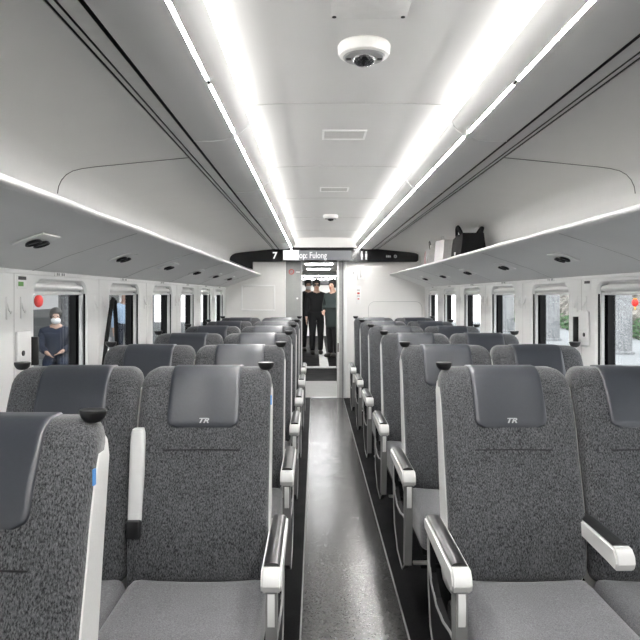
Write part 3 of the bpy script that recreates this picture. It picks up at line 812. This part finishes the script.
def make_pair(sg, lowered, with_tag, label):
    root = thing('double_train_seat', label, 'seat', (-.751 if sg < 0 else .757, 0, 0), 0, 'double seats on the %s of the aisle' % ('left' if sg < 0 else 'right'))
    sp = .230
    ai = -sg                                          # direction of the aisle from the pair
    build_seat_parts(root, ai * sp, ai, with_tag, ai)
    build_seat_parts(root, -ai * sp, -ai)
    aisle_arm(root, ai * .489, -ai)
    MB_copy(arm_mb, -ai * .485).build('window_armrest', M['arm'], root)
    mid_arm(root, 0 if lowered else ai * .022, lowered)
    base(root, None, ai)
    return root
ordr = ['last row against the bulkhead', 'second row from the bulkhead', 'third row from the bulkhead', 'fourth row from the bulkhead', 'fifth row from the bulkhead']
left0 = make_pair(-1, False, True, 'grey double seat left of the aisle with a white armrest folded up between the backs')
left0.location.y = ROWS[0]
plain_left = None
for i in range(1, 6):
    if plain_left is None:
        c = make_pair(-1, False, False, ''); plain_left = c
    else: c = copy_tree(plain_left)
    c.location.y = ROWS[i]; c['label'] = 'grey double seat left of the aisle in the %s' % ordr[5 - i]
right0 = make_pair(1, True, False, 'nearest grey double seat right of the aisle with black topped middle armrest lowered')
right0.location.y = ROWS[0]
plain_right = None
for i in range(1, 6):
    if plain_right is None:
        c = make_pair(1, False, False, ''); plain_right = c
    else: c = copy_tree(plain_right)
    c.location.y = ROWS[i]; c['label'] = 'grey double seat right of the aisle in the %s' % ordr[5 - i]
# single seat in front on the left
s1 = thing('single_train_seat', 'single grey seat nearest the camera by the left wall with a blue side tag', 'seat', (-.812, 1.41, 0))
build_seat_parts(s1, 0, 1, True, 1)
aisle_arm(s1, .255, -1)
MB_copy(arm_mb, -.256).build('wall_armrest', M['arm'], s1)
base(s1, None, None, .22)

# ------------------------------------------------------------------ luggage and hung bag
o = thing('black_bag', 'black bag with standing handles on the right luggage rack', 'bag', (1.11, 5.30, 1.660))
m = bmesh.new(); bmesh.ops.create_cube(m, size=1); bmesh.ops.subdivide_edges(m, edges=m.edges[:], cuts=4, use_grid_fill=True)
for v in m.verts:
    z = v.co.z + .5
    v.co = Vector((v.co.x * (.22 - .05 * z) * (1 + .04 * math.sin(9 * v.co.y + 4 * z)), v.co.y * (.40 - .06 * z), z * (.205 + .018 * math.sin(11 * v.co.y))))
b = MB(); b.bm(m); b.build('body', M['cblack'], o, smooth=60)
for xs, lean in ((-.07, -.02), (.07, .04)):
    pts = [(xs + lean * math.sin(PI * t), -.10 + .20 * t, .195 + .085 * math.sin(PI * t)) for t in [k / 10 for k in range(11)]]
    b = MB(); b.tube(pts, .011, 6, sx=1.6); b.build('handle', M['cblack'], o)
b = MB(); b.box(-.112, -.100, .0, .02, .02, .075, .002); b.build('luggage_tag', M['paper'], o)
o = thing('paper_bag', 'white paper bag beside the black bag on the right luggage rack', 'bag', (1.04, 5.52, 1.672), .15)
b = MB(); b.add([(-.06, -.09, 0), (.06, -.09, 0), (.06, .13, 0), (-.06, .13, 0), (-.045, -.10, .2), (.05, -.10, .2), (.05, .125, .205), (-.045, .125, .205)], [(0, 1, 2, 3), (4, 7, 6, 5), (0, 4, 5, 1), (1, 5, 6, 2), (2, 6, 7, 3), (3, 7, 4, 0)])
o.location = (1.02, 5.35 - .0, 1.672); b.build('body', M['paper'], o, smooth=0)
b = MB(); b.tube([(-.01, 0, .19), (-.012, .015, .235), (-.012, .06, .24), (-.01, .075, .19)], .003, 6); b.build('cord_handle', M['paper'], o)
o.location = (1.0, 5.68, 1.661)
o2 = thing('gift_bag', 'small pink and white paper bag, farthest luggage on the right rack', 'bag', (1.02, 6.45, 1.664), -.1)
b = MB(); b.add([(-.07, -.12, 0), (.07, -.12, 0), (.07, .12, 0), (-.07, .12, 0), (-.01, -.13, .22), (.02, -.13, .22), (.02, .08, .15), (-.01, .08, .15)], [(0, 1, 2, 3), (4, 7, 6, 5), (0, 4, 5, 1), (1, 5, 6, 2), (2, 6, 7, 3), (3, 7, 4, 0)]); b.build('body', M['paper'], o2, smooth=0)
b = MB(); b.prism([(-.075, .02), (.03, .02), (.0, .13), (-.09, .15)], 'x', -.074, -.066); b.build('pink_panel', M['pink'], o2, smooth=0)
b = MB(); b.tube([(-.02, -.128, .21), (-.03, -.10, .25), (-.03, -.03, .24), (-.02, 0, .175)], .004, 6); b.build('cord_handle', M['dark'], o2)

o = thing('shoulder_bag', 'black shoulder bag hanging by its strap from a left wall hook before second window', 'bag', (-1.31, 3.74, .70))
m = bmesh.new(); bmesh.ops.create_cube(m, size=1); bmesh.ops.subdivide_edges(m, edges=m.edges[:], cuts=3, use_grid_fill=True)
for v in m.verts: v.co = Vector((v.co.x * .05 * (1 - .5 * abs(v.co.z)), v.co.y * .30, v.co.z * .30))
b = MB(); b.bm(m); b.build('body', M['cblack'], o, smooth=60)
b = MB()
b.tube([(.0, -.17, .02), (.0, -.155, .25), (.004, -.10, .45), (.012, -.035, .645), (.014, -.01, .668), (.012, .018, .655), (.006, .06, .52), (.0, .10, .38), (0, .14, .15)], .013, 8, sx=.35); b.v = [(p[0], p[1] * 1.0, p[2]) for p in b.v]
b.build('strap', M['cblack'], o)

# ------------------------------------------------------------------ people
def skin_mesh(name, V, E, R, root, sub=2, mats=None, fmat=None):
    me = bpy.data.meshes.new(name); me.from_pydata(V, E, []); o = bpy.data.objects.new(name + '_t', me); COL.objects.link(o)
    md = o.modifiers.new('s', 'SKIN'); md.use_smooth_shade = True
    for i, r in enumerate(R):
        d = me.skin_vertices[0].data[i]; rr = r if isinstance(r, tuple) else (r, r); d.radius = rr; d.use_root = (i == root)
    ss = o.modifiers.new('u', 'SUBSURF'); ss.levels = sub; ss.render_levels = sub
    dg = bpy.context.evaluated_depsgraph_get(); out = bpy.data.meshes.new_from_object(o.evaluated_get(dg))
    bpy.data.objects.remove(o); out.name = name; out.materials.clear()
    for m in mats: out.materials.append(m)
    for p in out.polygons: p.use_smooth = True
    return out

def person(label, loc, rz, S, J, top, low, hair, mask=None, glasses=False, coat=0.0, group=None, shoe='shoe'):
    root = thing('person', label, 'person', loc, rz, group)
    def add(name, me):
        o = bpy.data.objects.new(name, me); COL.objects.link(o); o.parent = root; return o
    V = []; E = []; R = []; idx = {}
    def p(n, co, r, par=None):
        idx[n] = len(V); V.append(tuple(c * S for c in co)); R.append(r * S if not isinstance(r, tuple) else tuple(q * S for q in r))
        if par: E.append((idx[par], idx[n]))
    jr = J
    p('pel', jr['pel'], (.15, .105)); p('waist', jr['waist'], (.13, .095), 'pel'); p('chest', jr['chest'], (.16, .115), 'waist'); p('sho', jr['sho'], (.11, .075), 'chest')
    p('neck', jr['neck'], .055, 'sho'); h = Vector(jr['head'])
    p('jaw', h + Vector((0, -.028, -.075)), .058, 'neck'); p('head', h, (.078, .095), 'jaw'); p('crown', h + Vector((0, .012, .075)), (.062, .075), 'head')
    p('nose', h + Vector((0, -.108, -.022)), .013, 'head')
    for s, n in ((-1, 'L'), (1, 'R')):
        p('s' + n, jr['s' + n], .062, 'sho'); p('e' + n, jr['e' + n], .044, 's' + n); p('w' + n, jr['w' + n], .030, 'e' + n)
        w = Vector(jr['w' + n]); d = (w - Vector(jr['e' + n])).normalized(); side = d.orthogonal().normalized()
        side = Vector((0, 1, 0)) - d * d.y; side.normalize()
        p('p' + n, w + d * .07, (.034, .020), 'w' + n)
        for k, (off, ln) in enumerate(((-.027, .065), (-.009, .08), (.009, .076), (.027, .06))):
            a = w + d * .10 + side * off; c = a + d * ln * .55; e = c + d * ln * .45 + Vector((-s * .012, 0, 0))
            p('f%d%s' % (k, n), a, .009, 'p' + n); p('g%d%s' % (k, n), c, .0085, 'f%d%s' % (k, n)); p('t%d%s' % (k, n), e, .0075, 'g%d%s' % (k, n))
        a = w + d * .05 - side * .042; p('th' + n, a, .011, 'p' + n); p('tt' + n, a + d * .035 - side * .012, .009, 'th' + n)
        p('h' + n, jr['h' + n], .092, 'pel'); p('k' + n, jr['k' + n], .058, 'h' + n); p('a' + n, jr['a' + n], .040, 'k' + n)
        p('t' + n, Vector(jr['a' + n]) + Vector((0, -.11, -.045)), (.034, .022), 'a' + n)
    body = add('body', skin_mesh('body', V, E, R, 0, 1, [M['skin']]))
    def cloth(name, names, edges, rad, mat, root_i=0):
        vs = [tuple(c * S for c in Vector(jr[n])) if isinstance(n, str) else tuple(c * S for c in n) for n in names]
        rs = [tuple(q * S for q in r) if isinstance(r, tuple) else r * S for r in rad]
        return add(name, skin_mesh(name, vs, edges, rs, root_i, 2, [M[mat]]))
    def toward(a, b_, t): return Vector(jr[a]).lerp(Vector(jr[b_]), t)
    names = ['pel', 'waist', 'chest', 'sho', toward('sho', 'neck', .9), 'sL', 'eL', toward('eL', 'wL', .95), 'sR', 'eR', toward('eR', 'wR', .95)]
    edges = [(0, 1), (1, 2), (2, 3), (3, 4), (3, 5), (5, 6), (6, 7), (3, 8), (8, 9), (9, 10)]
    rad = [(.205, .16), (.18, .14), (.19, .145), (.125, .10), (.072, .07), .085, .066, .050, .085, .066, .050]
    if coat:
        names.append(Vector(jr['pel']) + Vector((0, 0, -coat))); edges.append((0, len(names) - 1)); rad.append((.20, .16))
    cloth('jacket', names, edges, rad, top)
    names = ['pel', 'hL', 'kL', toward('kL', 'aL', 1.03), 'hR', 'kR', toward('kR', 'aR', 1.03), 'waist']
    cloth('trousers', names, [(0, 1), (1, 2), (2, 3), (0, 4), (4, 5), (5, 6), (0, 7)], [(.18, .14), .115, .080, .066, .115, .080, .066, (.15, .115)], low)
    for n in 'LR':
        a = Vector(jr['a' + n]); b = MB(); b.ell(((a.x) * S, (a.y - .07) * S, (a.z - .035) * S), (.058 * S, .155 * S, .055 * S), 14, 8)
        b.v = [(q[0], q[1], max(q[2], (a.z - .075) * S)) for q in b.v]; b.build('shoe', M[shoe], root)
    # hair cap, eyes, mouth, optional mask
    hc = h * S
    b = MB(); b.ell((hc.x, hc.y + .018 * S, hc.z + .040 * S), (.097 * S, .112 * S, .108 * S), 20, 14)
    b.v = [(q[0], q[1] + (.035 * S if (q[1] < hc.y - .05 * S and q[2] < hc.z + .05 * S) else 0), q[2]) for q in b.v]; b.build('hair', M[hair], root, smooth=60)
    for s in (-1, 1):
        b = MB(); b.ell((hc.x + s * .032 * S, hc.y - .088 * S, hc.z + .004 * S), (.013 * S, .010 * S, .007 * S), 10, 6); b.build('eye', M['black'], root)
    if mask:
        b = MB(); b.ell((hc.x, hc.y - .045 * S, hc.z - .062 * S), (.072 * S, .075 * S, .055 * S), 16, 10); b.build('face_mask', M[mask], root, smooth=60)
    else:
        b = MB(); b.ell((hc.x, hc.y - .088 * S, hc.z - .065 * S), (.022 * S, .008 * S, .006 * S), 10, 6); b.build('mouth', M['red'], root)
    if glasses:
        b = MB()
        for s in (-1, 1): b.ell((hc.x + s * .034 * S, hc.y - .098 * S, hc.z + .004 * S), (.028 * S, .006 * S, .020 * S), 12, 8)
        b.box(hc.x - .075 * S, hc.x + .075 * S, hc.y - .102 * S, hc.y - .096 * S, hc.z + .002 * S, hc.z + .010 * S); b.build('glasses', M['black'], root)
    return root
def standing(spread=.09, armL=None, armR=None, turn=0, step=0.0):
    J = dict(pel=(0, 0, .93), waist=(0, -.005, 1.08), chest=(0, 0, 1.25), sho=(0, .01, 1.40), neck=(0, .0, 1.48), head=(0, -.01, 1.60),
             sL=(-.18, .01, 1.355), eL=(-.235, .03, 1.10), wL=(-.235, -.03, .85), sR=(.18, .01, 1.355), eR=(.235, .03, 1.10), wR=(.235, -.03, .85),
             hL=(-spread, 0, .88), kL=(-spread - .01, -.02 - step, .48), aL=(-spread - .01, .03 - step, .08), hR=(spread, 0, .88), kR=(spread + .01, -.02 + step, .48), aR=(spread + .01, .03 + step, .08))
    if armL: J['eL'], J['wL'] = armL
    if armR: J['eR'], J['wR'] = armR
    return J
def seated(seat=.46):
    z = seat + .10
    return dict(pel=(0, 0, z), waist=(0, .02, z + .15), chest=(0, .0, z + .32), sho=(0, -.01, z + .47), neck=(0, -.02, z + .55), head=(0, -.05, z + .665),
                sL=(-.18, -.01, z + .425), eL=(-.23, -.08, z + .20), wL=(-.12, -.30, z + .12), sR=(.18, -.01, z + .425), eR=(.23, -.08, z + .20), wR=(.10, -.30, z + .14),
                hL=(-.09, -.03, z - .01), kL=(-.11, -.42, z - .03), aL=(-.11, -.40, .08), hR=(.09, -.03, z - .01), kR=(.11, -.42, z - .03), aR=(.11, -.40, .08))
# in the next car, seen through the doorway
vx = lambda px, y: (px - 315) / 650 * y - .14
person('person all in black standing in the doorway beyond the bulkhead, front figure', (vx(316.5, 15.2), 15.2, 0), .05, 1.01, standing(.085, step=.03), 'cblack', 'cblack', 'hair', glasses=True, group='people beyond the doorway')
person('person in black with white face mask, behind left of the front figure', (vx(308, 16.1), 16.1, 0), .25, 1.02, standing(), 'cblack', 'cblack', 'hair', mask='cwhite', group='people beyond the doorway')
person('person in dark green long coat at the right side of the doorway', (vx(333, 14.5), 14.5, 0), -.7, 1.0, standing(.08, armL=((-.22, -.02, 1.12), (-.10, -.20, 1.02))), 'cgreen', 'cblack', 'hair', coat=.30, group='people beyond the doorway')

# ------------------------------------------------------------------ outside
b = MB(); b.box(1.55, 10.2, -2, 34, -.3, -.02); struct(b.build('platform_right', M['plat'], smooth=0))
b = MB(); b.box(-9.5, -1.55, -2, 34, -.3, -.02); struct(b.build('platform_left', M['plat'], smooth=0))
b = MB(); b.box(-9.8, -9.5, -2, 36, -.3, 4.2); wl = struct(b.build('wall_station', M['stonewall'], smooth=0))
b = MB()
for k in range(6): b.box(-9.5, -9.46, 6 + 5 * k, 8.6 + 5 * k, .9, 2.6)
b.build('wall_panel', M['cwhite'], wl, smooth=0)
b = MB(); b.box(-9.8, -3.2, -2, 36, 3.6, 3.8); struct(b.build('added_roof_platform_left', M['stonewall'], smooth=0))  # unseen canopy, added to dim the left platform
# rocky bank behind the right platform
nx, ny = 14, 80; V = []; Fc = []
for j in range(ny + 1):
    for i in range(nx + 1):
        u = i / nx; y = 4 + 36 * j / ny
        V.append((10.2 + 6 * u + .3 * random.random(), y + .2 * random.random(), -.1 + 4.2 * u**.8 + .35 * random.random() * (u > 0)))
for j in range(ny):
    for i in range(nx): a = j * (nx + 1) + i; Fc.append((a, a + 1, a + nx + 2, a + nx + 1))
b = MB(); b.add(V, Fc); bk = struct(b.build('terrain_bank', M['bank'], smooth=0))
# foliage at the foot of the bank
b = MB()
for k in range(5200):
    y = random.uniform(9, 38); cl = math.sin(y * 1.7) * .5 + math.sin(y * .63 + 1) * .5
    if random.random() > .55 + .45 * cl: continue
    u = abs(random.gauss(0, .35)); x = 9.9 + u * 1.6; z = max(.02, random.uniform(-.02, .35 + .4 * max(0, cl)) + u * .5)
    s = random.uniform(.06, .15); a = random.uniform(0, 2 * PI); t = random.uniform(-.9, .9)
    d = Vector((math.cos(a), math.sin(a), t)).normalized(); w = d.orthogonal().normalized() * s * .45; c = Vector((x, y, z))
    b.add([c - d * s, c - w, c + d * s, c + w], [(0, 1, 2, 3)])
fo = b.build('foliage', M['leaf'], smooth=0); tag(fo, 'green shrubs along the foot of the rocky bank outside the right windows', 'foliage', kind='stuff')
for y, lab in ((15.6, 'speckled grey platform column outside the nearest right window'), (20.2, 'grey platform column outside the second right window'), (24.8, 'distant grey platform column outside the farther right windows')):
    o = thing('platform_column', lab, 'column', (7.2, y, -.02), 0, 'columns on the right platform')
    b = MB(); b.lathe([(.25, 0), (.25, 1.35), (.242, 1.36), (.242, 3.9)], n=32); b.build('shaft', M['granite'], o, smooth=50)
    b = MB(); b.lathe([(.252, 1.345), (.256, 1.352), (.252, 1.36)], n=32, cap=False); b.build('joint_ring', M['rail'], o)
    b = MB(); b.lathe([(.30, 0), (.30, .05), (.26, .07)], n=32); b.build('foot', M['granite'], o)
o = thing('red_lantern', 'red hanging lantern outside the nearest right window', 'lantern', (6.95, 14.4, 1.215), 0)
b = MB(); b.ell((0, 0, 0), (.07, .07, .09), 20, 12); b.build('body', M['redl'], o, smooth=60)
b = MB(); b.lathe([(.04, .08), (.04, .10), (.0, .10)], n=16); b.build('cap', M['yellow'], o)
b = MB(); b.tube([(0, 0, .10), (0, 0, 2.67)], .006, 6); b.build('cord', M['dark'], o)
b = MB(); b.lathe([(.015, -.085), (.02, -.15), (.0, -.15)], n=10); b.build('tassel', M['yellow'], o)
o = thing('platform_sign', 'small blue and white sign on the column outside the nearest right window', 'sign', (6.72, 15.22, 1.47))
b = MB(); b.box(-.13, .13, -.012, .012, -.17, .17, .004); b.build('board', M['cwhite'], o)
b = MB(); b.box(-.08, .08, -.016, -.011, -.02, .10); b.build('blue_field', M['bluesign'], o, smooth=0)
b = MB(); b.tube([(.1, 0, -.1), (.28, .1, -.1)], .012, 6); b.tube([(.1, 0, .1), (.28, .1, .1)], .012, 6); b.build('bracket', M['bench'], o)
# left platform: bench, seated and standing people, column
person('seated person in navy jacket with white mask outside the nearest left window', (vx(56, 9.2), 9.2, -.02), .35, .90, seated(), 'cnavy', 'cnavy', 'hair', mask='cwhite', group='people on the left platform')
person('standing person in a light blue shirt outside the second left window', (vx(124, 13.0), 13.0, -.02), .3, .86, standing(), 'cblue', 'cnavy', 'cwhite', group='people on the left platform')
o = thing('platform_bench', 'grey bench under the seated person on the left platform', 'bench', (vx(56, 9.2), 9.23, -.02), .35)
b = MB(); b.box(-.75, .75, -.20, .22, .355, .385, .008); b.build('seat', M['bench'], o)
b = MB(); b.box(-.75, .75, .25, .28, .48, .78, .008); b.build('backrest', M['bench'], o)
for x in (-.6, .6):
    b = MB(); b.box(x - .02, x + .02, -.16, .25, 0, .355, .005); b.box(x - .02, x + .02, .235, .255, .35, .60, .004); b.build('leg', M['dark'], o)
for y, lab in ((11.2, 'grey platform column outside the nearest left window'), (16.4, 'grey platform column outside the third left window')):
    o = thing('platform_column', lab, 'column', (-4.35, y, -.02), 0, 'columns on the left platform')
    b = MB(); b.lathe([(.16, 0), (.16, 3.62)], n=24); b.build('shaft', M['granite'], o, smooth=50)
    b = MB(); b.lathe([(.21, 0), (.21, .05), (.165, .07)], n=24); b.build('foot', M['granite'], o)
o = thing('red_lantern', 'red hanging lantern outside the nearest left window', 'lantern', (-4.52, 10.3, 1.29))
b = MB(); b.ell((0, 0, 0), (.07, .07, .10), 20, 12); b.build('body', M['redl'], o, smooth=60)
b = MB(); b.tube([(0, 0, .1), (0, 0, 2.30)], .006, 6); b.build('cord', M['dark'], o)
b = MB(); b.lathe([(.045, .095), (.045, .12), (.0, .12)], n=16); b.build('cap', M['cwhite'], o)

# ------------------------------------------------------------------ world, camera, colour management
w = bpy.data.worlds.new('World'); scene.world = w; w.use_nodes = True
nt = w.node_tree; bg = nt.nodes['Background']
sky = nt.nodes.new('ShaderNodeTexSky'); sky.sky_type = 'HOSEK_WILKIE'; sky.turbidity = 6; sky.sun_direction = (.5, -.3, .8)
mix = nt.nodes.new('ShaderNodeMixRGB'); mix.inputs['Fac'].default_value = .88; mix.inputs['Color2'].default_value = (.97, .98, 1.0, 1)
nt.links.new(sky.outputs['Color'], mix.inputs['Color1']); nt.links.new(mix.outputs['Color'], bg.inputs['Color'])
bg.inputs['Strength'].default_value = 2.4

cd = bpy.data.cameras.new('camera'); cam = bpy.data.objects.new('camera', cd); COL.objects.link(cam)
cam.location = CAM; cam.rotation_euler = (PI / 2, 0, 0)
cd.sensor_width = 36; cd.lens = 650 / 640 * 36; cd.shift_x = 5 / 640; cd.shift_y = -25 / 640; cd.clip_start = .05
scene.camera = cam
vs = scene.view_settings
vs.view_transform = 'Standard'; vs.look = 'None'; vs.gamma = 1.0; vs.exposure = 1.1; vs.use_curve_mapping = False
